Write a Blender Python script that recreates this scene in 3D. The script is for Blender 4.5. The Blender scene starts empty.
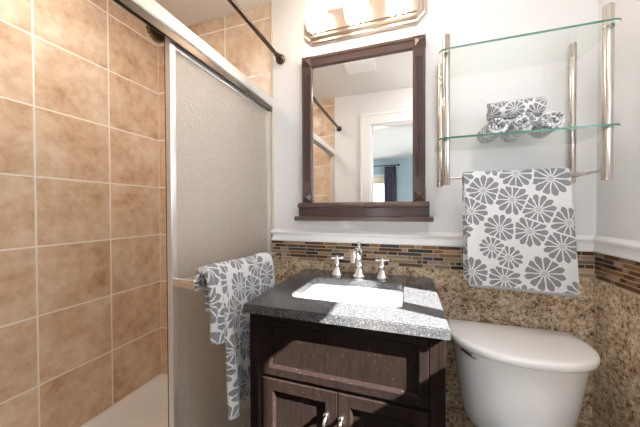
import bpy, bmesh, math, random
from mathutils import Vector, Matrix
R = math.radians
PI = math.pi
random.seed(7)
C = bpy.context.scene.collection
SC = bpy.context.scene

# ---------------------------------------------------------------- camera
cam_d = bpy.data.cameras.new('camera')
cam_d.sensor_width = 36.0
cam_d.lens = 265.403 / 640 * 36.0
cam_d.clip_start = 0.005
cam = bpy.data.objects.new('camera', cam_d)
C.objects.link(cam)
yaw, pit, rol = 0.317906764, 0.0125785503, -0.00340387537
fw = Vector((-math.sin(yaw), math.cos(yaw), 0)); rt = Vector((math.cos(yaw), math.sin(yaw), 0)); up = Vector((0, 0, 1))
f2 = fw * math.cos(pit) - up * math.sin(pit); u2 = up * math.cos(pit) + fw * math.sin(pit)
r3 = rt * math.cos(rol) + u2 * math.sin(rol); u3 = -rt * math.sin(rol) + u2 * math.cos(rol)
cam.matrix_world = Matrix(((r3.x, u3.x, -f2.x, 0), (r3.y, u3.y, -f2.y, -1.32), (r3.z, u3.z, -f2.z, 1.21), (0, 0, 0, 1)))
SC.camera = cam

# ---------------------------------------------------------------- daylight and exposure
w = bpy.data.worlds.new('sky'); SC.world = w; w.use_nodes = True
bg = w.node_tree.nodes['Background']
bg.inputs['Color'].default_value = (0.86, 0.93, 1.0, 1)
bg.inputs['Strength'].default_value = 2.6
sun_d = bpy.data.lights.new('sun', 'SUN'); sun_d.energy = 28.0; sun_d.angle = R(0.55); sun_d.color = (1.0, 0.95, 0.88)
sun = bpy.data.objects.new('sun', sun_d); C.objects.link(sun)
sun.location = (4, -2, 4)
sun.rotation_euler = Vector((-1.0, 0.35, -0.87)).to_track_quat('-Z', 'Y').to_euler()
SC.view_settings.view_transform = 'Standard'
SC.view_settings.look = 'None'
SC.view_settings.exposure = 1.5
SC.view_settings.gamma = 1.0
SC.view_settings.use_curve_mapping = False
try:
    SC.cycles.use_denoising = True
    SC.cycles.max_bounces = 14
    SC.cycles.transparent_max_bounces = 16
    SC.cycles.diffuse_bounces = 7
    SC.cycles.glossy_bounces = 6
    SC.cycles.sample_clamp_indirect = 12.0
except Exception:
    pass
BULB = 2.2           # brightness of the vanity shades
FILL_DOWN = 30.0          # strength of the added fill lamp over the shower, above the frame
FILL_LAMP = 9.0           # strength of the fill lamp added over the toilet side, above the frame

# ---------------------------------------------------------------- node helper
class N:
    def __init__(s, name):
        s.m = bpy.data.materials.new(name); s.m.use_nodes = True
        s.t = s.m.node_tree; s.t.nodes.clear()
        s.out = s.t.nodes.new('ShaderNodeOutputMaterial')
    def n(s, kind, **props):
        nd = s.t.nodes.new('ShaderNode' + kind)
        for k, v in props.items(): setattr(nd, k, v)
        return nd
    def put(s, sock, v):
        if hasattr(v, 'is_output') or isinstance(v, bpy.types.NodeSocket): s.t.links.new(v, sock)
        elif isinstance(v, (tuple, list)) and len(v) == 3 and sock.type == 'RGBA': sock.default_value = (*v, 1)
        else: sock.default_value = v
    def math(s, op, a, b=None, c=None):
        nd = s.n('Math', operation=op)
        s.put(nd.inputs[0], a)
        if b is not None: s.put(nd.inputs[1], b)
        if c is not None: s.put(nd.inputs[2], c)
        return nd.outputs[0]
    def vmath(s, op, a, b=None):
        nd = s.n('VectorMath', operation=op)
        s.put(nd.inputs[0], a)
        if b is not None: s.put(nd.inputs[1], b)
        return nd.outputs['Value'] if op in ('LENGTH', 'DOT_PRODUCT', 'DISTANCE') else nd.outputs[0]
    def sep(s, v):
        nd = s.n('SeparateXYZ'); s.put(nd.inputs[0], v); return nd.outputs
    def comb(s, x, y, z=0.0):
        nd = s.n('CombineXYZ')
        for i, q in enumerate((x, y, z)): s.put(nd.inputs[i], q)
        return nd.outputs[0]
    def pos(s): return s.n('NewGeometry').outputs['Position']
    def obj(s): return s.n('TexCoord').outputs['Object']
    def uv(s): return s.n('TexCoord').outputs['UV']
    def noise(s, vec, scale, detail=4.0, rough=0.55, out='Fac'):
        nd = s.n('TexNoise'); s.put(nd.inputs['Vector'], vec)
        nd.inputs['Scale'].default_value = scale; nd.inputs['Detail'].default_value = detail; nd.inputs['Roughness'].default_value = rough
        return nd.outputs[out]
    def voro(s, vec, scale, rand=1.0, feature='F1', dims='3D'):
        nd = s.n('TexVoronoi', feature=feature, voronoi_dimensions=dims); s.put(nd.inputs['Vector'], vec)
        nd.inputs['Scale'].default_value = scale; nd.inputs['Randomness'].default_value = rand
        return nd.outputs
    def ramp(s, fac, stops, interp='LINEAR'):
        nd = s.n('ValToRGB'); s.put(nd.inputs[0], fac); e = nd.color_ramp.elements; nd.color_ramp.interpolation = interp
        while len(e) < len(stops): e.new(0.5)
        for q, (p, c) in zip(e, stops): q.position = p; q.color = (*c, 1)
        return nd.outputs[0]
    def mix(s, fac, a, b, mode='MIX'):
        nd = s.n('Mix', data_type='RGBA', blend_type=mode)
        s.put(nd.inputs[0], fac); s.put(nd.inputs[6], a); s.put(nd.inputs[7], b)
        return nd.outputs[2]
    def bump(s, h, strength=0.2, dist=0.01):
        nd = s.n('Bump'); s.put(nd.inputs['Height'], h); nd.inputs['Strength'].default_value = strength; nd.inputs['Distance'].default_value = dist
        return nd.outputs[0]
    def bsdf(s, color=(.8, .8, .8), rough=0.5, metal=0.0, normal=None, **kw):
        nd = s.n('BsdfPrincipled')
        s.put(nd.inputs['Base Color'], color); s.put(nd.inputs['Roughness'], rough); s.put(nd.inputs['Metallic'], metal)
        if normal is not None: s.put(nd.inputs['Normal'], normal)
        for k, v in kw.items(): s.put(nd.inputs[k.replace('_', ' ')], v)
        return nd.outputs[0]
    def mixsh(s, fac, a, b):
        nd = s.n('MixShader'); s.put(nd.inputs[0], fac); s.put(nd.inputs[1], a); s.put(nd.inputs[2], b); return nd.outputs[0]
    def done(s, sh): s.t.links.new(sh, s.out.inputs['Surface']); return s.m

def srgb(r, g, b):
    f = lambda c: (c / 255 / 12.92) if c <= 10 else ((c / 255 + 0.055) / 1.055) ** 2.4
    return (f(r), f(g), f(b))

def plain(name, col, rough=0.5, metal=0.0, bump=0.0, bscale=200, var=0.0, **kw):
    k = N(name); nrm = None; c = col
    if bump: nrm = k.bump(k.noise(k.obj(), bscale, 3), bump, 0.002)
    if var:
        f = k.noise(k.obj(), 6, 4)
        c = k.mix(f, tuple(x * (1 - var) for x in col), tuple(min(1, x * (1 + var)) for x in col))
    return k.done(k.bsdf(c, rough, metal, nrm, **kw))

def tile_mat(name, ua, u0):
    k = N(name); p = k.sep(k.pos()); P = 0.305
    u = k.math('DIVIDE', k.math('SUBTRACT', p[ua], u0), P)
    v = k.math('DIVIDE', k.math('SUBTRACT', p[2], 0.140), P)
    fu, fv = k.math('FRACT', u), k.math('FRACT', v)
    du = k.math('MINIMUM', fu, k.math('SUBTRACT', 1.0, fu)); dv = k.math('MINIMUM', fv, k.math('SUBTRACT', 1.0, fv))
    d = k.math('MINIMUM', du, dv)
    grout = k.math('LESS_THAN', d, 0.0120)
    cell = k.comb(k.math('FLOOR', u), k.math('FLOOR', v), 3.7)
    wn = k.n('TexWhiteNoise'); k.put(wn.inputs['Vector'], cell)
    off = k.vmath('ADD', k.pos(), k.vmath('MULTIPLY', wn.outputs['Color'], (9.0, 9.0, 9.0)))
    n1 = k.noise(off, 5.5, 6, 0.6); n2 = k.noise(off, 22, 5, 0.65)
    f = k.math('ADD', k.math('MULTIPLY', n1, 0.7), k.math('MULTIPLY', n2, 0.3))
    f = k.math('ADD', f, k.math('MULTIPLY', k.math('SUBTRACT', wn.outputs['Value'], 0.5), 0.07))
    col = k.ramp(f, [(0.30, srgb(186, 148, 116)), (0.42, srgb(212, 182, 152)), (0.53, srgb(224, 201, 175)), (0.66, srgb(236, 220, 201))])
    col = k.mix(grout, col, srgb(250, 246, 241))
    h = k.math('MULTIPLY', k.math('MINIMUM', d, 0.012), 60.0)
    rough = k.math('ADD', 0.32, k.math('MULTIPLY', grout, 0.5))
    return k.done(k.bsdf(col, rough, 0, k.bump(k.math('ADD', h, k.math('MULTIPLY', n2, 0.15)), 0.35, 0.003)))

def granite_tile(name, ua, u0):
    k = N(name); P = k.pos(); p = k.sep(P)
    u = k.math('DIVIDE', k.math('SUBTRACT', p[ua], u0), 0.315)
    fu = k.math('FRACT', u); du = k.math('MINIMUM', fu, k.math('SUBTRACT', 1.0, fu))
    v = k.math('DIVIDE', k.math('SUBTRACT', p[2], 0.312), 0.315)
    fv = k.math('FRACT', v); dv = k.math('MINIMUM', fv, k.math('SUBTRACT', 1.0, fv))
    grout = k.math('LESS_THAN', k.math('MINIMUM', du, dv), 0.0045)
    warp = k.vmath('ADD', P, k.vmath('MULTIPLY', k.noise(P, 40, 3, out='Color'), (0.03, 0.03, 0.03)))
    n1 = k.noise(warp, 62, 5, 0.72); n2 = k.noise(warp, 14, 4, 0.6)
    v1 = k.voro(warp, 130)['Distance']
    f = k.math('ADD', k.math('MULTIPLY', n1, 0.72), k.math('MULTIPLY', n2, 0.28))
    col = k.ramp(f, [(0.345, srgb(46, 36, 30)), (0.40, srgb(112, 90, 70)), (0.455, srgb(172, 147, 119)), (0.53, srgb(204, 183, 155)), (0.61, srgb(228, 215, 194))])
    spot = k.math('LESS_THAN', k.noise(warp, 115, 2, 0.5), 0.385)
    col = k.mix(k.math('MULTIPLY', spot, 0.8), col, srgb(34, 28, 26))
    col = k.mix(k.math('MULTIPLY', k.math('GREATER_THAN', k.noise(k.vmath('ADD', warp, (5., 3., 1.)), 60, 3), 0.62), 0.45), col, srgb(150, 100, 62))
    col = k.mix(k.math('MULTIPLY', grout, 0.8), col, srgb(196, 180, 150))
    return k.done(k.bsdf(col, 0.22, 0))

def counter_mat():
    k = N('grey_granite'); P = k.pos()
    n = k.noise(P, 210, 3, 0.75)
    col = k.ramp(n, [(0.30, srgb(32, 33, 36)), (0.46, srgb(66, 67, 71)), (0.57, srgb(78, 79, 82)), (0.68, srgb(135, 135, 135))])
    col = k.mix(k.math('MULTIPLY', k.noise(P, 18, 4), 0.35), col, srgb(60, 61, 66))
    return k.done(k.bsdf(col, 0.16))

def towel_mat():
    k = N('daisy_towel'); uv = k.uv(); S = 9.4
    wob = k.vmath('MULTIPLY', k.vmath('SUBTRACT', k.noise(uv, 55, 2, out='Color'), (.5, .5, .5)), (.006, .006, 0.0))
    u_ = k.sep(k.vmath('ADD', uv, wob))
    q = k.comb(k.math('ADD', k.math('MULTIPLY', u_[0], .906), k.math('MULTIPLY', u_[1], .423)), k.math('SUBTRACT', k.math('MULTIPLY', u_[1], .906), k.math('MULTIPLY', u_[0], .423)), 0.0)
    vo = k.voro(q, S, 0.42, dims='2D')
    ed = k.voro(q, S, 0.42, 'DISTANCE_TO_EDGE', '2D')['Distance']
    d = k.sep(k.vmath('SUBTRACT', q, vo['Position']))
    r = k.math('POWER', k.math('ADD', k.math('MULTIPLY', d[0], d[0]), k.math('MULTIPLY', d[1], d[1])), 0.5)
    rnd = k.sep(vo['Color'])
    sph = k.math('DIVIDE', k.voro(q, S, 0.42, 'N_SPHERE_RADIUS', '2D')['Radius'], S)
    ang = k.math('ADD', k.math('ARCTAN2', d[1], d[0]), k.math('MULTIPLY', rnd[0], 6.28))
    n = 12.0
    a = k.math('SUBTRACT', k.math('FRACT', k.math('ADD', k.math('MULTIPLY', ang, n / (2 * PI)), 20.0)), 0.5)
    aa = k.math('ABSOLUTE', a)
    lat = k.math('MULTIPLY', k.math('MULTIPLY', k.math('SUBTRACT', 0.5, aa), 2 * PI / n), r)
    gap = k.math('GREATER_THAN', lat, 0.0022)
    Rm = k.math('MINIMUM', k.math('MAXIMUM', k.math('MULTIPLY', sph, 1.32), 0.044), 0.066)
    rim = k.math('MULTIPLY', Rm, k.math('SUBTRACT', 1.0, k.math('MULTIPLY', k.math('MULTIPLY', aa, aa), 1.15)))
    inr = k.math('LESS_THAN', r, rim)
    core = k.math('GREATER_THAN', r, 0.0125)
    edg = k.math('GREATER_THAN', ed, 0.03)
    pet = k.math('MULTIPLY', k.math('MULTIPLY', gap, inr), k.math('MULTIPLY', core, edg))
    disc = k.math('LESS_THAN', r, 0.0105)
    fz = k.noise(uv, 900, 2)
    grey = k.mix(fz, srgb(112, 113, 119), srgb(152, 153, 159))
    white = k.mix(fz, srgb(206, 206, 209), srgb(242, 242, 243))
    col = k.mix(pet, white, grey)
    col = k.mix(k.math('MULTIPLY', disc, 0.75), col, srgb(170, 172, 180))
    return k.done(k.bsdf(col, 0.95, 0, k.bump(k.noise(uv, 650, 3, 0.7), 0.6, 0.003), Sheen_Weight=0.2))

def frosted_mat():
    k = N('obscure_glass'); P = k.obj()
    h = k.noise(P, 150, 2, 0.5); h2 = k.noise(P, 60, 2)
    nb = k.bump(k.math('ADD', h, h2), 0.7, 0.006)
    g = k.n('BsdfRefraction'); g.inputs['Color'].default_value = (0.96, 0.96, 0.95, 1); g.inputs['Roughness'].default_value = 0.32; g.inputs['IOR'].default_value = 1.12; k.put(g.inputs['Normal'], nb)
    tr = k.n('BsdfTransparent'); tr.inputs['Color'].default_value = (0.9, 0.9, 0.9, 1)
    tl = k.n('BsdfDiffuse'); tl.inputs['Color'].default_value = (0.90, 0.84, 0.77, 1)
    tl2 = k.n('BsdfTranslucent'); tl2.inputs['Color'].default_value = (0.85, 0.84, 0.82, 1)
    gl = k.n('BsdfGlossy'); gl.inputs['Roughness'].default_value = 0.22; gl.inputs['Color'].default_value = (1, 1, 1, 1); k.put(gl.inputs['Normal'], nb)
    a = k.mixsh(0.4, tl.outputs[0], tl2.outputs[0])
    b = k.mixsh(0.29, g.outputs[0], a)
    fr = k.n('Fresnel'); fr.inputs['IOR'].default_value = 1.5; k.put(fr.inputs['Normal'], nb)
    return k.done(k.mixsh(k.math('ADD', k.math('MULTIPLY', fr.outputs[0], 0.9), 0.06), b, gl.outputs[0]))

def clear_glass(name, tint=(0.96, 0.985, 0.97), refl=1.0):
    k = N(name)
    tr = k.n('BsdfTransparent'); tr.inputs['Color'].default_value = (*tint, 1)
    gl = k.n('BsdfGlossy'); gl.inputs['Roughness'].default_value = 0.02
    lw = k.n('LayerWeight'); lw.inputs['Blend'].default_value = 0.5
    fac = k.math('ADD', 0.03, k.math('MULTIPLY', k.math('POWER', lw.outputs['Facing'], 4.0), 0.5))
    return k.done(k.mixsh(k.math('MULTIPLY', fac, refl), tr.outputs[0], gl.outputs[0]))

def shade_mat():
    k = N('lit_frosted_shade')
    lw = k.n('LayerWeight'); lw.inputs['Blend'].default_value = 0.4
    e = k.n('Emission'); e.inputs['Strength'].default_value = BULB
    ribs = k.noise(k.obj(), 45, 2)
    k.put(e.inputs['Color'], k.mix(ribs, srgb(255, 226, 196), srgb(255, 242, 224)))
    g = k.n('BsdfTranslucent'); g.inputs['Color'].default_value = (0.9, 0.86, 0.8, 1)
    ad = k.n('AddShader'); k.t.links.new(e.outputs[0], ad.inputs[0]); k.t.links.new(g.outputs[0], ad.inputs[1])
    return k.done(ad.outputs[0])

def emit(name, col, s):
    k = N(name); e = k.n('Emission'); e.inputs['Color'].default_value = (*col, 1); e.inputs['Strength'].default_value = s
    return k.done(e.outputs[0])

def wood_mat():
    k = N('espresso_wood'); P = k.obj()
    st = k.vmath('MULTIPLY', P, (1.0, 1.0, 0.12))
    g = k.noise(st, 120, 4, 0.6)
    col = k.ramp(g, [(0.3, srgb(23, 17, 15)), (0.7, srgb(35, 27, 25))])
    specks = k.math('LESS_THAN', k.voro(P, 85)['Distance'], 0.075)
    col = k.mix(k.math('MULTIPLY', specks, 0.5), col, srgb(150, 140, 132))
    return k.done(k.bsdf(col, 0.38, 0, k.bump(g, 0.06, 0.001), Specular_IOR_Level=0.06))

def fabric(name, col):
    k = N(name); u = k.noise(k.obj(), 300, 2)
    return k.done(k.bsdf(k.mix(u, tuple(x * .8 for x in col), tuple(x * 1.2 for x in col)), 0.9))

M = {}
M['paint'] = plain('white_wall_paint', srgb(230, 230, 232), 0.6, 0, 0.06, 250)
M['ceil'] = plain('ceiling_paint', srgb(226, 224, 222), 0.7, 0, 0.1, 180)
M['trim'] = plain('white_gloss_trim', srgb(240, 240, 241), 0.3)
M['tileL'] = tile_mat('beige_tile_side', 1, 0.0)
M['tileB'] = tile_mat('beige_tile_end', 0, -0.713)
M['granB'] = granite_tile('brown_granite_back', 0, 0.379)
M['granR'] = granite_tile('brown_granite_side', 1, -0.02)
M['counter'] = counter_mat()
M['towel'] = towel_mat()
M['frost'] = frosted_mat()
M['glass'] = clear_glass('clear_shelf_glass')
M['pane'] = clear_glass('window_glass', (0.97, 0.98, 0.98), 0.6)
M['gedge'] = plain('green_glass_edge', srgb(74, 120, 106), 0.15)
M['chrome'] = plain('polished_chrome', (0.86, 0.86, 0.88), 0.07, 1.0)
M['nickel'] = plain('brushed_nickel', srgb(208, 202, 196), 0.24, 1.0)
M['alu'] = plain('bright_aluminium', srgb(236, 234, 231), 0.3, 0.75)
M['dtrack'] = plain('dark_track_metal', srgb(112, 104, 96), 0.3, 1.0)  # dark metal of the header tracks and lower lip
M['rod'] = plain('dark_nickel', srgb(92, 80, 72), 0.25, 1.0)
M['pewter'] = plain('satin_pewter', srgb(206, 194, 183), 0.3, 1.0)
M['wood'] = wood_mat()
M['frame'] = plain('mahogany_frame', srgb(92, 74, 71), 0.2, 0, 0.03, 90, 0.15)
M['mirror'] = plain('mirror_silver', (0.93, 0.94, 0.94), 0.01, 1.0)
M['china'] = plain('white_vitreous_china', srgb(248, 248, 250), 0.09, 0, Coat_Weight=0.4)
M['acrylic'] = plain('white_acrylic', srgb(238, 236, 233), 0.25)
M['grout'] = plain('pale_grout', srgb(206, 192, 172), 0.9)
M['shade'] = shade_mat()
M['black'] = plain('plain_black', srgb(24, 24, 26), 0.5)
M['blue'] = plain('blue_wall_paint', srgb(178, 198, 208), 0.7)
M['carpet'] = plain('beige_carpet', srgb(170, 158, 144), 0.95, 0, 0.5, 400)
M['curt'] = fabric('charcoal_curtain_fabric', srgb(92, 92, 101))
M['shadecloth'] = fabric('cream_shade_cloth', srgb(232, 222, 200))
M['ftile'] = plain('tan_floor_tile', srgb(176, 152, 126), 0.35, 0, 0, 0, 0.2)
M['roller'] = plain('tan_nylon', srgb(150, 124, 98), 0.5)
MOS = [plain('mosaic_' + n, srgb(*c), r) for n, c, r in (
    ('umber', (92, 62, 40), .12), ('caramel', (136, 100, 66), .12), ('espresso', (58, 42, 36), .1),
    ('taupe', (150, 130, 108), .35), ('sand', (190, 168, 142), .4), ('rosewood', (166, 138, 122), .3), ('slate', (72, 66, 68), .15), ('sage', (122, 112, 92), .3))]

# ---------------------------------------------------------------- mesh helpers
def BM(): return bmesh.new()

def box(bm, x0, x1, y0, y1, z0, z1, mat=0):
    vs = [bm.verts.new((x, y, z)) for x in (x0, x1) for y in (y0, y1) for z in (z0, z1)]
    fs = [(0, 1, 3, 2), (4, 6, 7, 5), (0, 4, 5, 1), (2, 3, 7, 6), (0, 2, 6, 4), (1, 5, 7, 3)]
    out = []
    for f in fs:
        g = bm.faces.new([vs[i] for i in f]); g.material_index = mat; out.append(g)
    return vs

def loft(bm, rings, cap0=True, cap1=True, closed=True, mat=0):
    vr = [[bm.verts.new(p) for p in r] for r in rings]
    n = len(vr[0])
    for a, b in zip(vr, vr[1:]):
        for i in range(n if closed else n - 1):
            j = (i + 1) % n
            f = bm.faces.new((a[i], a[j], b[j], b[i])); f.material_index = mat
    if cap0: bm.faces.new(vr[0][::-1]).material_index = mat
    if cap1: bm.faces.new(vr[-1]).material_index = mat
    return vr

def lathe(bm, prof, c=(0, 0, 0), n=24, axis='Z', mat=0, cap=True):
    rings = []
    for r, h in prof:
        ring = []
        for i in range(n):
            a = 2 * PI * i / n
            p = {'Z': (r * math.cos(a), r * math.sin(a), h), 'Y': (r * math.cos(a), h, -r * math.sin(a)), 'X': (h, r * math.cos(a), r * math.sin(a))}[axis]
            ring.append((c[0] + p[0], c[1] + p[1], c[2] + p[2]))
        rings.append(ring)
    loft(bm, rings, cap, cap, mat=mat)

def tube(bm, pts, rad, n=14, mat=0, cap=True):
    pts = [Vector(p) for p in pts]; rings = []
    rads = rad if isinstance(rad, (list, tuple)) else [rad] * len(pts)
    prev = None
    for i, p in enumerate(pts):
        t = (pts[min(i + 1, len(pts) - 1)] - pts[max(i - 1, 0)]).normalized()
        if prev is None:
            u = t.orthogonal().normalized()
        else:
            u = (prev - t * prev.dot(t)).normalized()
        prev = u; v = t.cross(u)
        rings.append([p + (u * math.cos(2 * PI * k / n) + v * math.sin(2 * PI * k / n)) * rads[i] for k in range(n)])
    loft(bm, rings, cap, cap, mat=mat)

def spline(pts, k=8):
    P = [Vector(p) for p in pts]; P = [P[0] * 2 - P[1]] + P + [P[-1] * 2 - P[-2]]; out = []
    for i in range(1, len(P) - 2):
        for j in range(k):
            t = j / k
            out.append(0.5 * ((2 * P[i]) + (P[i + 1] - P[i - 1]) * t + (2 * P[i - 1] - 5 * P[i] + 4 * P[i + 1] - P[i + 2]) * t * t + (3 * P[i] - P[i - 1] - 3 * P[i + 1] + P[i + 2]) * t ** 3))
    out.append(P[-2]); return out

def bevel(bm, wd, seg=2, ang=30):
    bmesh.ops.recalc_face_normals(bm, faces=bm.faces[:])
    es = [e for e in bm.edges if len(e.link_faces) == 2 and e.calc_face_angle(0) > R(ang)]
    if es: bmesh.ops.bevel(bm, geom=es, offset=wd, segments=seg, profile=0.5, affect='EDGES', clamp_overlap=True)

def obj(name, bm, mat, parent=None, smooth=None, bev=None, loc=None, recalc=True):
    if bev: bevel(bm, bev)
    if recalc: bmesh.ops.recalc_face_normals(bm, faces=bm.faces[:])
    base = Vector((0, 0, 0))
    if parent is not None:
        q = parent
        while q is not None: base += q.location; q = q.parent
    if loc is not None: base = base + Vector(loc) if parent else Vector(loc)
    bmesh.ops.translate(bm, verts=bm.verts[:], vec=-base)
    me = bpy.data.meshes.new(name); bm.to_mesh(me); bm.free()
    for m_ in (mat if isinstance(mat, list) else [mat]): me.materials.append(m_)
    o = bpy.data.objects.new(name, me); C.objects.link(o)
    if parent is not None: o.parent = parent
    if loc is not None: o.location = loc
    if smooth is not None:
        for p in me.polygons: p.use_smooth = True
        try: me.set_sharp_from_angle(angle=R(smooth))
        except Exception: pass
    return o

def tag(o, label, cat, group=None, kind=None):
    o['label'] = label; o['category'] = cat
    if group: o['group'] = group
    if kind: o['kind'] = kind
    return o

def thing(name, label, cat, loc, group=None):
    o = bpy.data.objects.new(name, None); C.objects.link(o); o.location = loc; o.empty_display_size = 0.05
    return tag(o, label, cat, group)

def struct(name, bm, mat, label=None, cat=None, **kw):
    o = obj(name, bm, mat, **kw); o['kind'] = 'structure'
    if label: o['label'] = label; o['category'] = cat or 'wall'
    return o

def rrect(x0, x1, y0, y1, r, z, n=6):
    pts = []
    for cx, cy, a0 in ((x1 - r, y1 - r, 0), (x0 + r, y1 - r, 90), (x0 + r, y0 + r, 180), (x1 - r, y0 + r, 270)):
        for i in range(n + 1):
            a = R(a0 + 90 * i / n); pts.append((cx + r * math.cos(a), cy + r * math.sin(a), z))
    return pts

# ================================================================ THE SETTING
CZ = 2.35; XL = -1.535; XR = 0.70; XD = -0.713; YF = -1.335
b = BM(); box(b, XL - .1, XR + .1, YF - .11, .1, -.1, 0); box(b, -2.7, 1.05, -5.0, YF - .11, -.1, 0); struct('floor', b, [M['ftile']], 'tan floor of the bathroom and the room behind', 'floor')
b = BM(); box(b, XL - .1, XR + .1, YF - .11, .1, CZ, CZ + .1); box(b, -2.7, 1.05, -5.0, YF - .11, CZ, CZ + .1); struct('ceiling', b, M['ceil'], 'flat white painted ceiling', 'ceiling')
b = BM(); box(b, XL - .1, XL, YF - .11, .1, 0, CZ); struct('wall_left', b, M['tileL'], 'long shower wall of square beige tiles with pale grout', 'wall')
b = BM(); box(b, XL, XD, 0, .1, 0, CZ); struct('wall_shower_back', b, M['tileB'], 'narrow end wall of the shower in square beige tiles behind the frosted door', 'wall')
b = BM(); box(b, XD, XR + .1, 0, .1, 0, CZ); struct('wall_back', b, M['paint'], 'white painted wall behind the mirror and glass shelves', 'wall')
b = BM(); box(b, XL, XD, YF - .11, YF, 0, CZ); struct('wall_shower_front', b, M['tileB'], 'shower end wall of beige tiles seen only in the mirror', 'wall')
b = BM(); box(b, XD, -.34, YF - .11, YF, 0, CZ); box(b, .42, XR + .1, YF - .11, YF, 0, CZ); box(b, -.34, .42, YF - .11, YF, 2.04, CZ)
struct('wall_front', b, M['paint'], 'white wall around the doorway seen in the mirror', 'wall')
# right wall with its window opening
WY0, WY1, WZ0, WZ1 = -.985, -0.45, 1.31, 1.787
b = BM(); box(b, XR, XR + .1, YF, WY0, 0, CZ); box(b, XR, XR + .1, WY1, 0, 0, CZ); box(b, XR, XR + .1, WY0, WY1, 0, WZ0); box(b, XR, XR + .1, WY0, WY1, WZ1, CZ)
struct('wall_right', b, M['paint'], 'white wall to the right of the toilet', 'wall')
b = BM(); fx0, fx1 = XR - .006, XR + .012
box(b, fx0, fx1, WY0 - .05, WY0, WZ0 - .05, WZ1 + .05); box(b, fx0, fx1, WY1, WY1 + .05, WZ0 - .05, WZ1 + .05)
box(b, fx0, fx1, WY0, WY1, WZ0 - .05, WZ0); box(b, fx0, fx1, WY0, WY1, WZ1, WZ1 + .05); box(b, XR - .004, XR + .008, -.71, -.64, WZ0, WZ1)
wn = struct('window_1', b, M['trim'], 'small high window beyond the right edge letting the sun in', 'window')
b = BM(); box(b, XR + .002, XR + .006, WY0, -.71, WZ0, WZ1); box(b, XR + .002, XR + .006, -.64, WY1, WZ0, WZ1); obj('pane', b, M['pane'], wn)
# wainscot: granite, mosaic, chair rail
GZ, MZ, RZ = 0.942, 1.045, 1.107
b = BM(); box(b, XD, XR, -.010, 0, 0, GZ); struct('trim_1', b, M['granB'], 'brown speckled granite wainscot below the mosaic on the back wall', 'wainscot')
b = BM(); box(b, XR - .010, XR, YF, -.010, 0, GZ); struct('trim_2', b, M['granR'], 'brown speckled granite wainscot on the right wall', 'wainscot')
def mosaic(along, u0, u1, face, rows=6, seed=3):
    rnd = random.Random(seed); bm = BM(); H = (MZ - GZ) / rows; g = .0034
    if along == 'x': box(bm, u0, u1, -.007, 0, GZ, MZ, 0)
    else: box(bm, XR - .007, XR, u0, u1, GZ, MZ, 0)
    last = -1
    for k in range(rows):
        u = u0 - rnd.random() * .05
        while u < u1:
            L = rnd.choice((.025, .045, .045, .07, .07, .095, .11)); a, c = max(u, u0) + g / 2, min(u + L, u1) - g / 2; u += L
            if c - a < .004: continue
            m = rnd.choice([q for q in ((0, 0, 0, 1, 1, 2, 2, 3, 3, 4, 5, 6, 7) if along == 'x' else (0, 0, 0, 1, 1, 2, 2, 3, 7, 5, 0)) if q != last]); last = m
            z0, z1 = GZ + k * H + g / 2, GZ + (k + 1) * H - g / 2; t = .0085 + rnd.random() * .0015
            if along == 'x': box(bm, a, c, -t, -.003, z0, z1, m + 1)
            else: box(bm, XR - t, XR - .003, a, c, z0, z1, m + 1)
    return bm
struct('trim_3', mosaic('x', XD, XR - .009, 0), [M['grout']] + MOS, 'mosaic border of thin brown glass strips across the back wall', 'mosaic border')
struct('trim_4', mosaic('y', YF, -.009, 0, seed=9), [M['grout']] + MOS, 'mosaic border of thin brown glass strips on the right wall', 'mosaic border')
rail = [(0, MZ), (.014, MZ), (.016, MZ + .006), (.012, MZ + .014), (.012, MZ + .034), (.020, MZ + .040), (.022, MZ + .048), (.014, MZ + .054), (.010, RZ), (0, RZ)]
b = BM(); loft(b, [[(x, -d, z) for d, z in rail] for x in (XD, XR)]); struct('trim_5', b, M['trim'], 'white moulded chair rail above the mosaic on the back wall', 'chair rail', smooth=35)
b = BM(); loft(b, [[(XR - d, y, z) for d, z in rail] for y in (YF, 0)]); struct('trim_6', b, M['trim'], 'white moulded chair rail on the right wall', 'chair rail', smooth=35)
b = BM(); box(b, XD, XD + .009, -.012, 0, MZ, CZ); struct('trim_7', b, M['grout'], 'pale edge strip between shower tile and white wall', 'edge strip')
b = BM(); box(b, XD, XD + .009, YF, YF + .010, 0, CZ); struct('trim_8', b, M['grout'], 'pale tile edge strip beside the doorway wall', 'edge strip')
# doorway casing
b = BM()
for x0, x1, z0, z1 in ((-.445, -.34, 0, 2.15), (.42, .525, 0, 2.15), (-.34, .42, 2.04, 2.15)): box(b, x0, x1, YF, YF + .018, z0, z1)
for x0, x1, z0, z1 in ((-.435, -.415, 0, 2.14), (.495, .515, 0, 2.14), (-.415, .495, 2.12, 2.14)): box(b, x0, x1, YF + .018, YF + .026, z0, z1)
box(b, -.345, -.325, YF - .11, YF, 0, 2.04); box(b, .405, .425, YF - .11, YF, 0, 2.04); box(b, -.325, .405, YF - .11, YF, 2.02, 2.045)
struct('door_1', b, M['trim'], 'white door casing of the open doorway reflected in the mirror', 'doorway', bev=.003)
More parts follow.
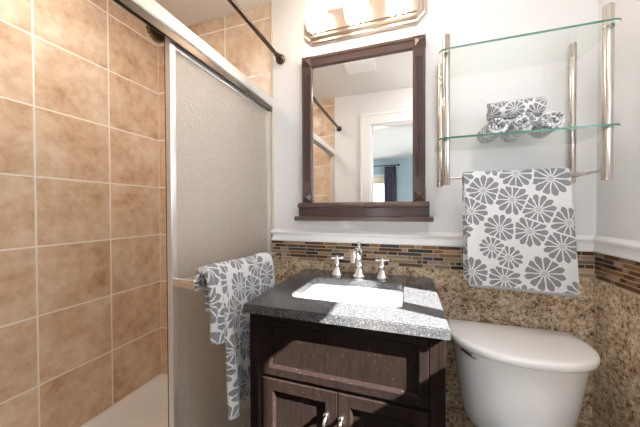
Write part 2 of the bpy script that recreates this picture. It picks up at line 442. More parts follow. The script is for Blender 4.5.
# bedroom beyond the doorway
b = BM(); W2 = (-1.75, -.47, .75, 1.96)
box(b, -2.6, W2[0], -4.95, -4.85, 0, CZ); box(b, W2[1], .95, -4.95, -4.85, 0, CZ); box(b, W2[0], W2[1], -4.95, -4.85, 0, W2[2]); box(b, W2[0], W2[1], -4.95, -4.85, W2[3], CZ)
struct('wall_bedroom_far', b, M['blue'], 'blue bedroom wall with a window seen through the doorway in the mirror', 'wall')
b = BM(); box(b, .95, 1.05, -4.95, -3.6, 0, CZ); box(b, .95, 1.05, -2.5, YF - .11, 0, CZ); box(b, .95, 1.05, -3.6, -2.5, 0, .9); box(b, .95, 1.05, -3.6, -2.5, 2.0, CZ)
struct('wall_bedroom_right', b, M['blue'], 'blue bedroom side wall with an opening for the added window', 'wall')
b = BM(); box(b, -2.7, -2.6, -4.95, YF - .11, 0, CZ); box(b, -2.6, XL - .1, YF - .11, YF, 0, CZ); struct('wall_bedroom_left', b, M['blue'], 'blue bedroom side wall on the shower side', 'wall')
b = BM(); box(b, XR + .1, 1.05, YF - .11, YF, 0, CZ); struct('wall_bedroom_near', b, M['blue'], 'bedroom wall beside the bathroom', 'wall')
b = BM(); box(b, -2.6, .95, -4.85, YF - .11, 0, .012); struct('floor_carpet', b, M['carpet'], 'beige bedroom carpet', 'floor')
for nm, fr, lab in (('window_2', [(W2[0], W2[1], W2[2], W2[3])], 'bright bedroom window behind the dark curtain'),):
    x0, x1, z0, z1 = fr[0]; b = BM()
    for a in ((x0 - .05, x0 + .03, z0 - .05, z1 + .05), (x1 - .03, x1 + .05, z0 - .05, z1 + .05), (x0, x1, z0 - .05, z0 + .03), (x0, x1, z1 - .03, z1 + .05), (x0, x1, 1.36, 1.40)):
        box(b, a[0], a[1], -4.9, -4.835, a[2], a[3])
    wn = struct(nm, b, M['trim'], lab, 'window')
    b = BM(); box(b, x0, x1, -4.88, -4.875, z0, z1); obj('pane', b, M['pane'], wn)
b = BM()
for a in ((-3.65, -3.57, .85, 2.05), (-2.53, -2.45, .85, 2.05), (-3.57, -2.53, .85, .93), (-3.57, -2.53, 1.97, 2.05), (-3.08, -3.02, .93, 1.97)): box(b, .935, 1.0, *a)
wn = struct('fill_window_3', b, M['trim'], 'wide side window added to the bedroom for fill daylight', 'window')  # unseen window, added to bring stronger daylight into the bedroom
b = BM(); box(b, .97, .975, -3.57, -2.53, .93, 1.97); obj('pane', b, M['pane'], wn)

# ================================================================ SHOWER
# pan
t = thing('shower_pan', 'white acrylic shower pan at the foot of the beige tile wall', 'shower pan', (-1.12, -.66, 0))
def pring(d, z): return rrect(XL + .001 + d, XD - .012 - d * .6, YF + .001 + d, -.001 - d, .02 + d * .4, z)
b = BM(); loft(b, [pring(0, 0), pring(0, .145), pring(.012, .150), pring(.05, .146), pring(.10, .085), pring(.15, .058)], True, False); 
obj('basin', b, M['acrylic'], t, smooth=50)
b = BM(); loft(b, [pring(.149, .0585), pring(.25, .052)], False, True); obj('basin_floor', b, M['acrylic'], t, smooth=40)
b = BM(); lathe(b, [(.035, .045), (.045, .054), (.02, .056), (.005, .055)], (-1.1, -.9, 0)); obj('drain', b, M['chrome'], t, smooth=40)
# fixed frame of the door
t = thing('shower_door_frame', 'bright aluminium shower door frame with wide header rail fixed between the end walls', 'door frame', (XD + .03, -.66, .15))
b = BM(); hp = [(-.722, 1.826), (-.704, 1.826), (-.699, 1.821), (-.698, 1.788), (-.700, 1.780), (-.705, 1.777), (-.714, 1.777), (-.714, 1.812), (-.722, 1.816)]
loft(b, [[(x, y, z) for x, z in hp] for y in (YF + .012, -.013)]); o = obj('header_rail', b, M['alu'], t)
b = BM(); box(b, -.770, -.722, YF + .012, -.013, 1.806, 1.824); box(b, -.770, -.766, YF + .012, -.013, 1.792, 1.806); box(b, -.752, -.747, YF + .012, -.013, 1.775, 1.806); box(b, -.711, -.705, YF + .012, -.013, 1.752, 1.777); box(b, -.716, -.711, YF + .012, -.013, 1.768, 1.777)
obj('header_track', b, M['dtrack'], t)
b = BM(); box(b, -.748, -.714, -.030, -.0125, .17, 1.75); obj('wall_jamb', b, M['alu'], t, bev=.002)
b = BM(); box(b, -.748, -.714, YF + .0105, YF + .030, .17, 1.75); obj('wall_jamb', b, M['alu'], t, bev=.002)
b = BM(); box(b, -.775, -.700, YF + .012, -.013, .151, .172); box(b, -.760, -.756, YF + .012, -.013, .172, .190); box(b, -.705, -.700, YF + .012, -.013, .172, .190); obj('bottom_track', b, M['alu'], t, bev=.002)
# sliding panel
XP = -.731
t = thing('sliding_shower_door', 'frosted glass sliding shower door with bright edge rail and a towel over its bar', 'shower door', (XP, -.36, .18))
b = BM(); box(b, XP - .003, XP + .003, -.640, -.034, .2, 1.765); obj('glass_pane', b, M['frost'], t)
b = BM(); box(b, XP - .009, XP + .012, -.660, -.637, .176, 1.80); o = obj('edge_stile', b, M['alu'], t, bev=.003)
b = BM(); box(b, XP - .012, XP - .0092, -.659, -.640, .176, 1.79); obj('edge_reflection', b, M['black'], t)  # black strip standing in for the dark reflection along the stile
b = BM(); box(b, XP - .010, XP + .010, -.637, -.034, 1.738, 1.765); obj('top_rail', b, M['alu'], t, bev=.002)
b = BM(); box(b, XP - .010, XP + .010, -.637, -.034, .176, .204); obj('bottom_rail', b, M['alu'], t, bev=.002)
b = BM(); box(b, XP - .010, XP + .010, -.0335, -.0315, .176, 1.765); obj('edge_stile', b, M['alu'], t)
b = BM(); box(b, -.636, -.624, -.668, -.066, .966, .994); tb = obj('towel_bar', b, M['chrome'], t, bev=.003)
for y in (-.660, -.094):
    b = BM(); box(b, XP + .0122 if y < -.5 else XP + .0105, -.632, y, y + .022, .964, .992); obj('bracket', b, M['chrome'], tb, bev=.003)
b = BM(); ry, rz_, rr = -.657, 1.795, .030
pts = [(-.742, ry + rr * math.cos(a), rz_ - rr * math.sin(a)) for a in [PI * i / 16 for i in range(17)]]
loft(b, [[(x, p[1], p[2]) for p in pts] for x in (-.784, -.772)])
for i in range(1, 16, 2):
    a = PI * i / 16; box(b, -.785, -.771, ry + rr * math.cos(a) - .002, ry + rr * math.cos(a) + .002, rz_ - rr * math.sin(a) - .002, rz_ - rr * math.sin(a) + .003)
box(b, -.782, -.7705, ry - .008, ry + .008, rz_ - .004, 1.82)
tag(obj('door_roller', b, M['roller'], loc=(-.778, ry, 1.79)), 'small tan half-round door roller hanging under the header rail', 'roller')
t = thing('added_downlight', 'round downlight added as fill in the ceiling above the tiled shower', 'ceiling lamp', (-1.14, -.70, CZ))  # invented lamp, added to brighten the shower tiles, pan and frosted glass
b = BM(); lathe(b, [(.105, CZ - .0005), (.105, CZ - .006), (.085, CZ - .010), (.080, CZ - .004)], (-1.14, -.70, 0), 36); obj('trim_ring', b, M['trim'], t, smooth=40)
b = BM(); lathe(b, [(.079, CZ - .0045), (.05, CZ - .007), (.005, CZ - .008)], (-1.14, -.70, 0), 36); obj('lens', b, emit('added_downlight_lens', srgb(255, 246, 236), FILL_DOWN), t, smooth=60)
# curtain rod
t = thing('shower_curtain_rod', 'dark metal tension rod running above the shower header rail', 'curtain rod', (-.655, -.66, 2.03))
b = BM(); tube(b, [(-.655, YF + .02, 2.03), (-.655, -.62, 2.03)], .0125, 18); tube(b, [(-.655, -.63, 2.03), (-.655, -.02, 2.03)], .0105, 18)
tube(b, [(-.655, -.55, 2.03), (-.655, -.62, 2.03)], .0135, 18); obj('rod', b, M['rod'], t, smooth=40)
for y, s in ((-.001, -1), (YF + .001, 1)):
    b = BM(); lathe(b, [(.026, 0), (.027, .008 * s), (.021, .014 * s), (.021, .022 * s), (.017, .026 * s), (.019, .032 * s), (.0135, .042 * s), (.012, .06 * s)], (-.655, y, 2.03), 20, 'Y'); obj('end_flange', b, M['rod'], t, smooth=35)

# ================================================================ VANITY
VX0, VX1, VF, CT = -.507, .098, -.545, .901
t = thing('vanity_cabinet', 'dark espresso vanity cabinet with two doors under the grey countertop', 'cabinet', ((VX0 + VX1) / 2, -.27, 0))
b = BM()
box(b, VX0, VX0 + .018, VF, -.013, 0, .872); box(b, VX1 - .018, VX1, VF, -.013, 0, .872); box(b, VX0 + .018, VX1 - .018, -.03, -.013, .08, .872); box(b, VX0 + .018, VX1 - .018, VF + .02, -.03, .08, .10)
obj('carcass', b, M['wood'], t, bev=.0015)
b = BM(); box(b, VX0 + .018, -.458, VF, VF + .02, 0, .872); box(b, .058, VX1 - .018, VF, VF + .02, 0, .872); box(b, -.458, .058, VF + .001, VF + .02, .855, .872); box(b, -.458, .058, VF + .001, VF + .02, .06, .10); box(b, -.458, .058, VF + .003, VF + .02, .655, .668)
obj('face_frame', b, M['wood'], t, bev=.001)
def shaker(bm, x0, x1, z0, z1, fw_, yf, rec=.012, ch=.006):
    th = .019; ins = [(0, yf + th), (0, yf + .0015), (.0015, yf), (fw_, yf), (fw_ + ch, yf + rec * .55), (fw_ + ch + .001, yf + rec)]
    rings = [[(x0 + d, y, z0 + d), (x1 - d, y, z0 + d), (x1 - d, y, z1 - d), (x0 + d, y, z1 - d)] for d, y in ins]
    loft(bm, rings, True, True)
b = BM(); shaker(b, -.456, .056, .669, .866, .024, VF - .004); obj('drawer_front', b, M['wood'], t)
for x0, x1, hx, s in ((-.456, -.2015, -.235, 1), (-.1985, .056, -.165 - .022, -1)):
    b = BM(); shaker(b, x0, x1, .105, .656, .036 if True else .04, VF - .004); d = obj('door', b, M['wood'], t)
    b = BM(); yo = VF - .004
    tube(b, spline([(hx, yo, .582), (hx, yo - .018, .580), (hx, yo - .028, .560), (hx, yo - .028, .50), (hx, yo - .018, .476), (hx, yo, .474)], 6), [.0055] * 6 + [.006] * 19 + [.0055] * 6 if False else .0058, 12)
    lathe(b, [(.010, 0), (.010, -.004), (.006, -.007)], (hx, yo, .582), 14, 'Y'); lathe(b, [(.010, 0), (.010, -.004), (.006, -.007)], (hx, yo, .474), 14, 'Y')
    obj('handle', b, M['chrome'], d, smooth=40)
# countertop with an undermount cut-out
b = BM(); hole = rrect(-.405, -.015, -.452, -.163, .035, 0); outer = [(-.515, -.57), (.106, -.57), (.106, -.0115), (-.515, -.0115)]
def plate(z):
    ov = [b.verts.new((x, y, z)) for x, y in outer]; hv = [b.verts.new((x, y, z)) for x, y, _ in hole]
    es = [b.edges.new((l[i], l[(i + 1) % len(l)])) for l in (ov, hv) for i in range(len(l))]
    bmesh.ops.triangle_fill(b, use_beauty=True, edges=es); return ov, hv
o1, h1 = plate(CT); o0, h0 = plate(.873)
for A, B_ in ((o0, o1), (h0, h1)):
    for i in range(len(A)):
        j = (i + 1) % len(A); b.faces.new((A[i], A[j], B_[j], B_[i]))
bmesh.ops.recalc_face_normals(b, faces=b.faces[:])
es = [e for e in b.edges if len(e.link_faces) == 2 and e.calc_face_angle(0) > R(60) and abs(e.verts[0].co.z - e.verts[1].co.z) < 1e-4 and e.verts[0].co.z > .89]
bmesh.ops.bevel(b, geom=es, offset=.003, segments=2, affect='EDGES')
tag(obj('countertop', b, M['counter'], loc=(-.2, -.29, .873)), 'grey speckled granite countertop on the dark vanity', 'countertop')
# sink
t = thing('undermount_sink', 'white rectangular undermount sink set in the grey countertop', 'sink', (-.21, -.307, .73))
def sring(d, z, r=.035): return rrect(-.405 + d, -.015 - d, -.452 + d, -.163 - d, r, z)
b = BM(); loft(b, [sring(-.02, .8725), sring(-.004, .8725), sring(.0, .868), sring(.004, .84, .04), sring(.014, .785, .05), sring(.035, .76, .055), sring(.075, .752, .06), sring(.12, .750, .02)], False, True)
o = obj('bowl', b, M['china'], t, smooth=50)
m = o.modifiers.new('thick', 'SOLIDIFY'); m.thickness = .008; m.offset = -1
b = BM(); lathe(b, [(.024, .7505), (.024, .7545), (.018, .7545), (.016, .7525), (.003, .7525)], (-.21, -.30, 0), 20); obj('drain', b, M['chrome'], t, smooth=40)
# faucet
t = thing('faucet', 'polished chrome widespread faucet with two lever handles behind the sink', 'faucet', (-.212, -.095, CT))
b = BM(); fx, fy = -.212, -.095
lathe(b, [(.031, CT), (.031, CT + .006), (.026, CT + .014), (.019, CT + .028), (.0155, CT + .042), (.019, CT + .048), (.019, CT + .054), (.0145, CT + .060), (.0145, CT + .085), (.017, CT + .092), (.0185, CT + .105), (.017, CT + .120), (.012, CT + .128), (.007, CT + .134), (.0085, CT + .142), (.0105, CT + .152), (.0095, CT + .160), (.004, CT + .163)], (fx, fy, 0), 24)
tube(b, spline([(fx, fy, CT + .106), (fx - .003, fy - .03, CT + .122), (fx - .006, fy - .06, CT + .124), (fx - .009, fy - .083, CT + .108), (fx - .010, fy - .090, CT + .080)], 6), [.0125] * 12 + [.0125, .0125, .013, .0135, .014, .0145, .0145, .0145, .0145, .0145, .015, .015, .015], 16)
obj('spout', b, M['chrome'], t, smooth=40)
for hx in (-.318, -.108):
    b = BM(); lathe(b, [(.027, CT), (.027, CT + .005), (.023, CT + .012), (.016, CT + .028), (.0125, CT + .042), (.0165, CT + .048), (.0165, CT + .056), (.0125, CT + .062), (.013, CT + .076), (.0085, CT + .084), (.0075, CT + .092), (.003, CT + .095)], (hx, fy + .0, 0), 22)
    h = obj('handle', b, M['chrome'], t, smooth=40)
    b = BM(); tube(b, [(hx - .030, fy - .006, CT + .081), (hx - .024, fy - .005, CT + .081), (hx, fy, CT + .080), (hx + .024, fy + .005, CT + .081), (hx + .030, fy + .006, CT + .081)], [.0035, .0055, .0045, .0055, .0035], 12)
    obj('lever', b, M['chrome'], h, smooth=40)

# ================================================================ MIRROR
MX0, MX1, MZ0, MZ1 = -.522, .079, 1.248, 2.0; FW = .056; yb, yf = -.001, -.030
t = thing('wall_mirror', 'dark mahogany framed wall mirror with fluted sides and a ledge above the sink', 'mirror', ((MX0 + MX1) / 2, 0, 1.16))
b = BM(); box(b, MX0 + .04, MX1 - .04, -.016, yb, MZ0, MZ1 - .04); obj('mirror_glass', b, M['mirror'], t)
for x0 in (MX0, MX1 - FW):
    x1 = x0 + FW; z0, z1 = MZ0 + FW, MZ1 - FW
    prof = [(x0, yb), (x0, yf + .002), (x0 + .002, yf), (x0 + .012, yf)]
    for k in range(3):
        u = x0 + .013 + k * .0105
        prof += [(u, yf), (u + .002, yf + .006), (u + .0065, yf + .006), (u + .0085, yf)]
    prof += [(x1 - .006, yf), (x1 - .002, yf + .004), (x1, -.012), (x1, yb)]
    flat = [(x, y if y <= yf + .0045 and (x < x0 + .012 or x > x1 - .008) else (min(y, yf) if yf <= y < yf + .007 else y)) for x, y in prof]
    zf0, zf1 = z0 + .05, z1 - .035
    b = BM(); loft(b, [[(x, y, z) for x, y in p] for p, z in ((flat, z0), (flat, zf0), (prof, zf0 + .006), (prof, zf1 - .006), (flat, zf1), (flat, z1))])
    obj('fluted_stile', b, M['frame'], t, recalc=True)
b = BM(); x0, x1 = MX0 + FW, MX1 - FW
pr = [(MZ1, yb), (MZ1, yf + .002), (MZ1 - .002, yf), (MZ1 - .014, yf), (MZ1 - .018, yf + .004), (MZ1 - .038, yf + .004), (MZ1 - .042, yf), (MZ1 - FW + .006, yf), (MZ1 - FW, -.012), (MZ1 - FW, yb)]
loft(b, [[(x, y, z) for z, y in pr] for x in (x0, x1)]); obj('top_rail', b, M['frame'], t)
for x0 in (MX0, MX1 - FW):
    for z0 in (MZ0, MZ1 - FW):
        b = BM(); x1, z1 = x0 + FW, z0 + FW
        rings = [[(x0 + d, y, z0 + d), (x1 - d, y, z0 + d), (x1 - d, y, z1 - d), (x0 + d, y, z1 - d)] for d, y in ((0, yb), (0, yf), (.006, yf - .002), (.008, yf), (.0275, yf - .015))]
        loft(b, rings); obj('corner_block', b, M['frame'], t)
b = BM()
pr = [(1.249, yb), (1.249, -.034), (1.247, -.050), (1.240, -.056), (1.236, -.066), (1.228, -.068), (1.224, -.058), (1.220, -.048), (1.1795, -.048), (1.1795, yb)]
loft(b, [[(x, y, z) for z, y in pr] for x in (MX0 - .012, MX1 + .014)]); obj('sill_moulding', b, M['frame'], t)
b = BM(); box(b, MX0 - .03, MX1 + .03, -.070, yb, 1.157, 1.179); obj('ledge', b, M['frame'], t, bev=.004)

# ================================================================ VANITY LIGHT
t = thing('vanity_light', 'three-globe satin metal bar light glowing above the mirror', 'wall lamp', (-.215, 0, 2.13))
b = BM(); lx0, lx1, lz0, lz1 = -.515, .085, 2.066, 2.225
def oct_(d, y):
    a = .045
    return [(lx0 + d, y, lz0 + a), (lx0 + a, y, lz0 + d), (lx1 - a, y, lz0 + d), (lx1 - d, y, lz0 + a), (lx1 - d, y, lz1 - a), (lx1 - a, y, lz1 - d), (lx0 + a, y, lz1 - d), (lx0 + d, y, lz1 - a)]
loft(b, [oct_(0, -.001), oct_(0, -.012), oct_(.006, -.020), oct_(.014, -.022), oct_(.018, -.030), oct_(.026, -.036), oct_(.034, -.036), oct_(.038, -.046)])
obj('back_plate', b, M['pewter'], t, smooth=25)
for i, x in enumerate((-.414, -.224, -.036)):
    b = BM(); n = 48; rings = []
    for r, z, am in ((.020, 2.215, 0), (.040, 2.205, 0), (.048, 2.185, .0), (.053, 2.155, .0), (.052, 2.125, .001), (.047, 2.098, .002), (.038, 2.078, .004)):
        rings.append([(x + (r + am * math.cos(8 * 2 * PI * k / n)) * math.cos(2 * PI * k / n), -.112 + (r + am * math.cos(8 * 2 * PI * k / n)) * math.sin(2 * PI * k / n), z - (am * 1.2) * math.cos(8 * 2 * PI * k / n)) for k in range(n)])
    loft(b, rings, True, False); o = obj('glass_shade', b, M['shade'], t, smooth=60)
    b = BM(); lathe(b, [(.030, -.046), (.030, -.056), (.016, -.062), (.012, -.085), (.012, -.112)], (x, 0, 2.222), 20, 'Y'); lathe(b, [(.018, 2.232), (.026, 2.226), (.026, 2.212), (.018, 2.206)], (x, -.112, 0), 20)
    obj('socket_arm', b, M['pewter'], t, smooth=40)

# ================================================================ GLASS SHELF RACK
t = thing('glass_shelf_rack', 'two tier glass wall shelf on four nickel posts above the toilet', 'shelf', (.375, -.03, 1.3))
PX = (.139, .612); FYP, BYP = -.215, -.022
for x in PX:
    b = BM(); lathe(b, [(.0105, 1.312), (.012, 1.314), (.012, 1.853), (.0105, 1.855)], (x, BYP, 0), 20)
    for z in (1.372, 1.77): lathe(b, [(.004, -.0115), (.004, -.0135), (.002, -.0140)], (x, BYP, z), 10, 'Y')
    for z in (1.372, 1.77): lathe(b, [(.007, 0), (.007, .0195)], (x, BYP + .002, z), 12, 'Y')
    obj('back_post', b, M['nickel'], t, smooth=40)
    b = BM(); lathe(b, [(.0125, 1.303), (.0135, 1.305), (.0135, 1.862), (.012, 1.864)], (x, FYP, 0), 24); fp = obj('front_post', b, M['nickel'], t, smooth=40)
    b = BM(); tube(b, [(x, BYP, 1.338), (x, FYP, 1.338)], .005, 12); obj('side_arm', b, M['nickel'], t, smooth=40)
    for zg in (1.474, 1.800):
        for y, r in ((FYP, .0145), (BYP, .013)):
            b = BM(); lathe(b, [(r, zg - .010), (r, zg - .003)], (x, y, 0), 24); obj('clamp_ring', b, M['nickel'], t, smooth=40)
b = BM(); tube(b, [(PX[0], -.12, 1.338), (PX[1], -.12, 1.338)], .005, 12); obj('towel_bar', b, M['nickel'], t, smooth=40)
for zg in (1.474, 1.800):
    b = BM(); lo = [(x, y, zg - .003) for x, y, _ in rrect(.112, .640, -.243, -.006, .028, 0)]; hi = [(x, y, zg + .004) for x, y, _ in lo]
    loft(b, [lo, hi])
    for f in b.faces: f.material_index = 1 if abs(f.calc_center_median().z - (zg + .0005)) < .002 and f.calc_center_median().y < -.225 else 0
    obj('glass_shelf', b, [M['glass'], M['gedge']], t)

# ceiling lamp added as fill light for the bathroom, out of view
t = thing('added_ceiling_light', 'round flush fill lamp added above the toilet side of the bathroom', 'ceiling lamp', (.37, -.93, CZ))
b = BM(); lathe(b, [(.165, CZ - .0005), (.165, CZ - .018), (.150, CZ - .024)], (.37, -.93, 0), 36); obj('trim_ring', b, M['nickel'], t, smooth=40)
b = BM(); lathe(b, [(.149, CZ - .0245), (.135, CZ - .05), (.10, CZ - .07), (.05, CZ - .08), (.005, CZ - .082)], (.37, -.93, 0), 36); obj('diffuser', b, emit('added_lamp_diffuser', srgb(255, 250, 246), FILL_LAMP), t, smooth=60)

# ================================================================ TOWELS
def sheet(name, grid_fn, nu, nv, lu, lv, loc, thick=.007, uvoff=(0, 0), parent=None, mat=None, sub=1):
    bm = BM(); uvl = bm.loops.layers.uv.new('UVMap')
    V = [[bm.verts.new(grid_fn(i / nu, j / nv)) for j in range(nv + 1)] for i in range(nu + 1)]
    for i in range(nu):
        for j in range(nv):
            f = bm.faces.new((V[i][j], V[i + 1][j], V[i + 1][j + 1], V[i][j + 1]))
            for l, (a, c) in zip(f.loops, ((i, j), (i + 1, j), (i + 1, j + 1), (i, j + 1))): l[uvl].uv = (uvoff[0] + a / nu * lu, uvoff[1] + c / nv * lv)
    o = obj(name, bm, mat or M['towel'], parent, smooth=80, loc=loc, recalc=False)
    m = o.modifiers.new('thick', 'SOLIDIFY'); m.thickness = thick; m.offset = 0
    if sub: s = o.modifiers.new('soft', 'SUBSURF'); s.levels = 1; s.render_levels = 1
    return o

def path_at(pts, s):
    L = [0]
    for a, c in zip(pts, pts[1:]): L.append(L[-1] + (Vector(c) - Vector(a)).length)
    d = s * L[-1]
    for k in range(len(pts) - 1):
        if d <= L[k + 1] or k == len(pts) - 2:
            q = (d - L[k]) / max(1e-9, L[k + 1] - L[k]); return Vector(pts[k]).lerp(Vector(pts[k + 1]), q), L[-1]
# towel on the rack: profile in (y, z), back hem up over the bar and down the front
prof = [(-.104, .925), (-.106, 1.15), (-.108, 1.31), (-.110, 1.345), (-.118, 1.358), (-.128, 1.357), (-.136, 1.345), (-.140, 1.31), (-.146, 1.15), (-.152, .903)]
prof = [(p.x, p.y) for p in spline([(a, c, 0) for a, c in prof], 5)]
def rack_towel(u, v):
    p, L = path_at(prof, v); y, z = p.x, p.y
    front = 1 if v > .5 else -1
    sag = (1.36 - z) / .45
    x0 = .211 + .018 * sag + (0 if front > 0 else -.010 * sag); x1 = .553 + .026 * sag * (1 if front > 0 else .2)
    x = x0 + (x1 - x0) * u
    y += front * -.0045 * sag * math.sin(u * 9 + 1.2) * (1 if front > 0 else -.3)
    y += .002 * math.sin(u * 31 + z * 8) * sag
    z += (.006 * (1 - u) - .004 * u) * sag * (1 if front > 0 else -1)
    return (x, y, z)
rt = sheet('towel', rack_towel, 36, 90, .36, .93, (.38, -.125, .9), .010, (.30, .02))
M['hem'] = fabric('grey_hem_band', srgb(160, 161, 166))
sheet('hem', lambda u, v: rack_towel(u * 1.004 - .002, .984 + .0168 * v), 36, 2, .36, .02, (0, 0, 0), .0125, parent=rt, mat=M['hem'])
tag(rt, 'white towel with grey daisies hanging from the bar of the glass shelf', 'towel')
# towel on the shower door bar: profile in (x, z)
prof2 = [(-.652, .86), (-.6515, .92), (-.651, .97), (-.648, 1.000), (-.636, 1.010), (-.622, 1.008), (-.611, .996), (-.606, .97), (-.597, .85), (-.588, .66), (-.582, .505)]
prof2 = [(p.x, p.y) for p in spline([(a, c, 0) for a, c in prof2], 5)]
def door_towel(u, v):
    p, L = path_at(prof2, v); x, z = p.x, p.y
    front = v > .24
    sag = max(0, (1.0 - z) / .55)
    y0 = -.600 + .022 * min(1, sag * 3); y1 = -.205 - .01 * sag
    y = y0 + (y1 - y0) * u
    if front:
        x += .010 * sag * math.sin(u * 13 + .6) + .003 * math.sin(u * 40 + z * 9)
        x += .016 * math.exp(-((u - .06) / .07) ** 2) * min(1, sag * 4)
    z += .004 * math.sin(u * 7) - (.10 * u * max(0, sag - .3) if front else 0)
    z -= .014 * max(0, (u - .8) / .2) ** 2 * (1 - min(1, sag * 3))
    return (x, y, z)
root = sheet('towel', door_towel, 40, 80, 0.42, .68, (-.625, -.40, .98), .020, (1.15, .13))
tag(root, 'white towel with grey daisies folded over the bar of the frosted shower door', 'towel')
# the folded-over corner at the left of that towel
prof3 = [(-.654, .95), (-.652, .975), (-.649, 1.003), (-.636, 1.017), (-.622, 1.016), (-.609, 1.003), (-.602, .97), (-.594, .90), (-.592, .785)]
prof3 = [(p.x, p.y) for p in spline([(a, c, 0) for a, c in prof3], 5)]
def door_fold(u, v):
    p, L = path_at(prof3, v); x, z = p.x, p.y; sag = max(0, (1.0 - z) / .27)
    y0 = -.634 - .004 * sag; y1 = -.535 - .02 * sag
    y = y0 + (y1 - y0) * u
    if v > .35: x += .009 * math.sin(u * PI) * min(1, sag * 2) + .004 * math.sin(u * 20)
    z -= .035 * u * min(1, sag)
    return (x, y, z)
sheet('folded_flap', door_fold, 14, 50, .12, .32, (0, 0, 0), .022, (2.0, .4), parent=root)
# rolled towels on the lower shelf
def spiral_roll(name, length, r1, seed):
    rnd = random.Random(seed); turns = 3.2; n = 90; bm = BM(); uvl = bm.loops.layers.uv.new('UVMap'); nl = 14; V = []
    s = 0; S = []; prevp = None
    for i in range(n + 1):
        t_ = i / n; a = 2 * PI * turns * t_; r = .006 + (r1 - .010) * t_
        p = (r * math.cos(a), r * math.sin(a) * .92)
        if prevp: s += math.dist(p, prevp)
        prevp = p; S.append(s); row = []
        for j in range(nl + 1):
            h = (j / nl - .5) * length; k = 1 + .07 * math.sin(j * 1.7 + a * 1.5 + seed) + .03 * rnd.random()
            en = .004 * math.sin(a * 2.3 + seed) * (abs(j / nl - .5) > .46)
            row.append(bm.verts.new((p[0] * k, h + en, p[1] * k)))
        V.append(row)
    for i in range(n):
        for j in range(nl):
            f = bm.faces.new((V[i][j], V[i + 1][j], V[i + 1][j + 1], V[i][j + 1]))
            for l, (q, c) in zip(f.loops, ((i, j), (i + 1, j), (i + 1, j + 1), (i, j + 1))): l[uvl].uv = ((S[q] + seed * .37) * 1.7, c / nl * length * 1.7)
    o = obj(name, bm, M['towel'], smooth=80, recalc=False)
    m = o.modifiers.new('thick', 'SOLIDIFY'); m.thickness = .0075; m.offset = 0
    return o
for i, (x, y, z, ln, r_, rz, lab) in enumerate((
        (.310, -.125, 1.4805, .15, .036, .06, 'grey and white rolled towel at the left of the bottom row on the glass shelf'),
        (.397, -.125, 1.4805, .16, .038, -.02, 'grey and white rolled towel in the middle of the bottom row under the top roll'),
        (.484, -.125, 1.4805, .15, .036, -.08, 'grey and white rolled towel at the right of the bottom row on the glass shelf'),
        (.385, -.130, 1.553, .17, .038, PI / 2 - .08, 'grey and white rolled towel lying crosswise on top of the other rolls'))):
    o = spiral_roll('rolled_towel', ln, r_, i + 1)
    tag(o, lab, 'towel', 'rolled towels on the glass shelf'); o.location = (x, y, z + r_ * .985); o.rotation_euler = (0, [.6, 2.4, 4.0, 1.2][i], rz)

# ================================================================ TOILET
t = thing('toilet', 'white toilet with a bowed tank in the corner beside the vanity', 'toilet', (.40, -.2, 0))
TX = .396
def dring(hw, dep, z, yb_=-.016, yc=-.10, e=2.25, n=40):
    pts = [(TX + hw * .94, yb_, z), (TX - hw * .94, yb_, z)]
    for i in range(n + 1):
        a = PI + PI * i / n; c, s = math.cos(a), math.sin(a)
        pts.append((TX + hw * math.copysign(abs(c) ** (2 / e), c), yc + (dep + yc) * -abs(s) ** (2 / e) if False else yc - (dep - abs(yc)) * abs(s) ** (2 / e), z))
    return pts
b = BM(); loft(b, [dring(.135, .185, .362), dring(.160, .212, .368), dring(.174, .228, .385), dring(.183, .238, .43), dring(.200, .256, .55), dring(.215, .272, .66), dring(.219, .276, .686)]); obj('tank', b, M['china'], t, smooth=40)
b = BM(); loft(b, [dring(.220, .279, .6865), dring(.230, .290, .689), dring(.2355, .299, .697), dring(.2365, .301, .708), dring(.234, .298, .717), dring(.229, .292, .7195), dring(.222, .285, .7212), dring(.212, .275, .7216), dring(.12, .19, .7218)]); obj('tank_lid', b, M['china'], t, smooth=50)
b = BM(); ya = -.200; lx, lz = .246, .664
lathe(b, [(.016, .01), (.016, -.010), (.013, -.014), (.011, -.022)], (lx, ya, lz), 20, 'Y')
tube(b, spline([(lx + .002, ya - .019, lz), (lx - .016, ya - .020, lz + .008), (lx - .034, ya - .008, lz + .013), (lx - .046, ya + .008, lz + .015)], 5), [.0095] * 5 + [.008] * 6 + [.0065] * 5, 12)
obj('flush_lever', b, plain('tarnished_chrome', (0.42, 0.42, 0.44), 0.16, 1.0), t, smooth=40)
def ering(a, bk, fr, z, yc=-.47, n=36):
    return [(TX + a * math.sin(2 * PI * i / n), yc + (fr if math.cos(2 * PI * i / n) < 0 else bk) * math.cos(2 * PI * i / n), z) for i in range(n)]
b = BM(); loft(b, [ering(.11, .20, .16, 0), ering(.11, .20, .16, .02), ering(.09, .19, .13, .1), ering(.10, .20, .15, .2), ering(.15, .22, .22, .31), ering(.178, .24, .255, .37), ering(.182, .24, .26, .39), ering(.17, .23, .25, .395), ering(.14, .17, .215, .39), ering(.12, .14, .18, .30), ering(.06, .07, .09, .22)])
box(b, TX - .12, TX + .12, -.27, -.03, .26, .362); obj('bowl', b, M['china'], t, smooth=50)
b = BM(); loft(b, [ering(.183, .235, .262, .396), ering(.188, .238, .268, .403), ering(.186, .236, .266, .412)], True, True); obj('seat', b, M['china'], t, smooth=40)
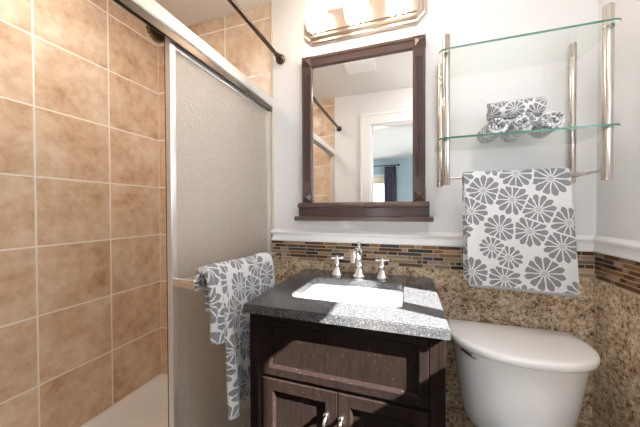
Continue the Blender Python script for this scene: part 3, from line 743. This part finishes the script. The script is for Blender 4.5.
b = BM(); loft(b, [ering(.186, .238, .266, .4125), ering(.189, .24, .269, .42), ering(.184, .236, .262, .430), ering(.12, .17, .19, .436)]); obj('seat_lid', b, M['china'], t, smooth=40)

# ================================================================ SEEN IN THE MIRROR
t = thing('ceiling_vent', 'white exhaust fan grille on the bathroom ceiling reflected in the mirror', 'vent', (-.355, -.82, CZ))
b = BM(); box(b, -.475, -.235, -.905, -.735, CZ - .012, CZ - .0005); obj('grille_frame', b, M['trim'], t, bev=.004)
for k in range(9):
    b = BM(); y = -.888 + k * .017; box(b, -.460, -.250, y, y + .008, CZ - .017, CZ - .011); obj('slat', b, M['trim'], t)
b = BM(); n = 60
fr_ = [(-.48 + .26 * i / n, -4.72 + .028 * math.sin(i / n * 2 * PI * 5)) for i in range(n + 1)]
loft(b, [[(x + (.0 if z < 2 else (x + .35) * -.1), y, z) for x, y in fr_] for z in (.1, 1.0, 1.9, 2.16)], False, False, closed=False)
o = obj('curtain', b, M['curt'], smooth=60, loc=(-.35, -4.72, .1)); m = o.modifiers.new('thick', 'SOLIDIFY'); m.thickness = .004
tag(o, 'charcoal curtain panel at the bedroom window reflected in the mirror', 'curtain')
t = thing('curtain_rod', 'dark rod holding the charcoal curtain in the bedroom', 'curtain rod', (-.9, -4.72, 2.18))
b = BM(); tube(b, [(-1.95, -4.72, 2.185), (-.20, -4.72, 2.185)], .011, 12); obj('rod', b, M['black'], t, smooth=40)
for x in (-1.97, -.18):
    b = BM(); lathe(b, [(.008, -.02), (.022, -.01), (.024, .01), (.01, .024)], (x, -4.72, 2.185), 14, 'X'); obj('finial', b, M['black'], t, smooth=40)
for x in (-1.85, -.27):
    b = BM(); box(b, x - .006, x + .006, -4.849, -4.72, 2.166, 2.176); obj('bracket', b, M['black'], t)
b = BM(); box(b, -1.72, -.50, -4.845, -4.838, 1.80, 1.95); lathe(b, [(.02, -1.72), (.02, -.50)], (0, -4.812, 1.945), 14, 'X')
tag(obj('roller_shade', b, M['shadecloth'], loc=(-1.1, -4.82, 1.8)), 'cream roller shade pulled part way down the bedroom window', 'window shade')
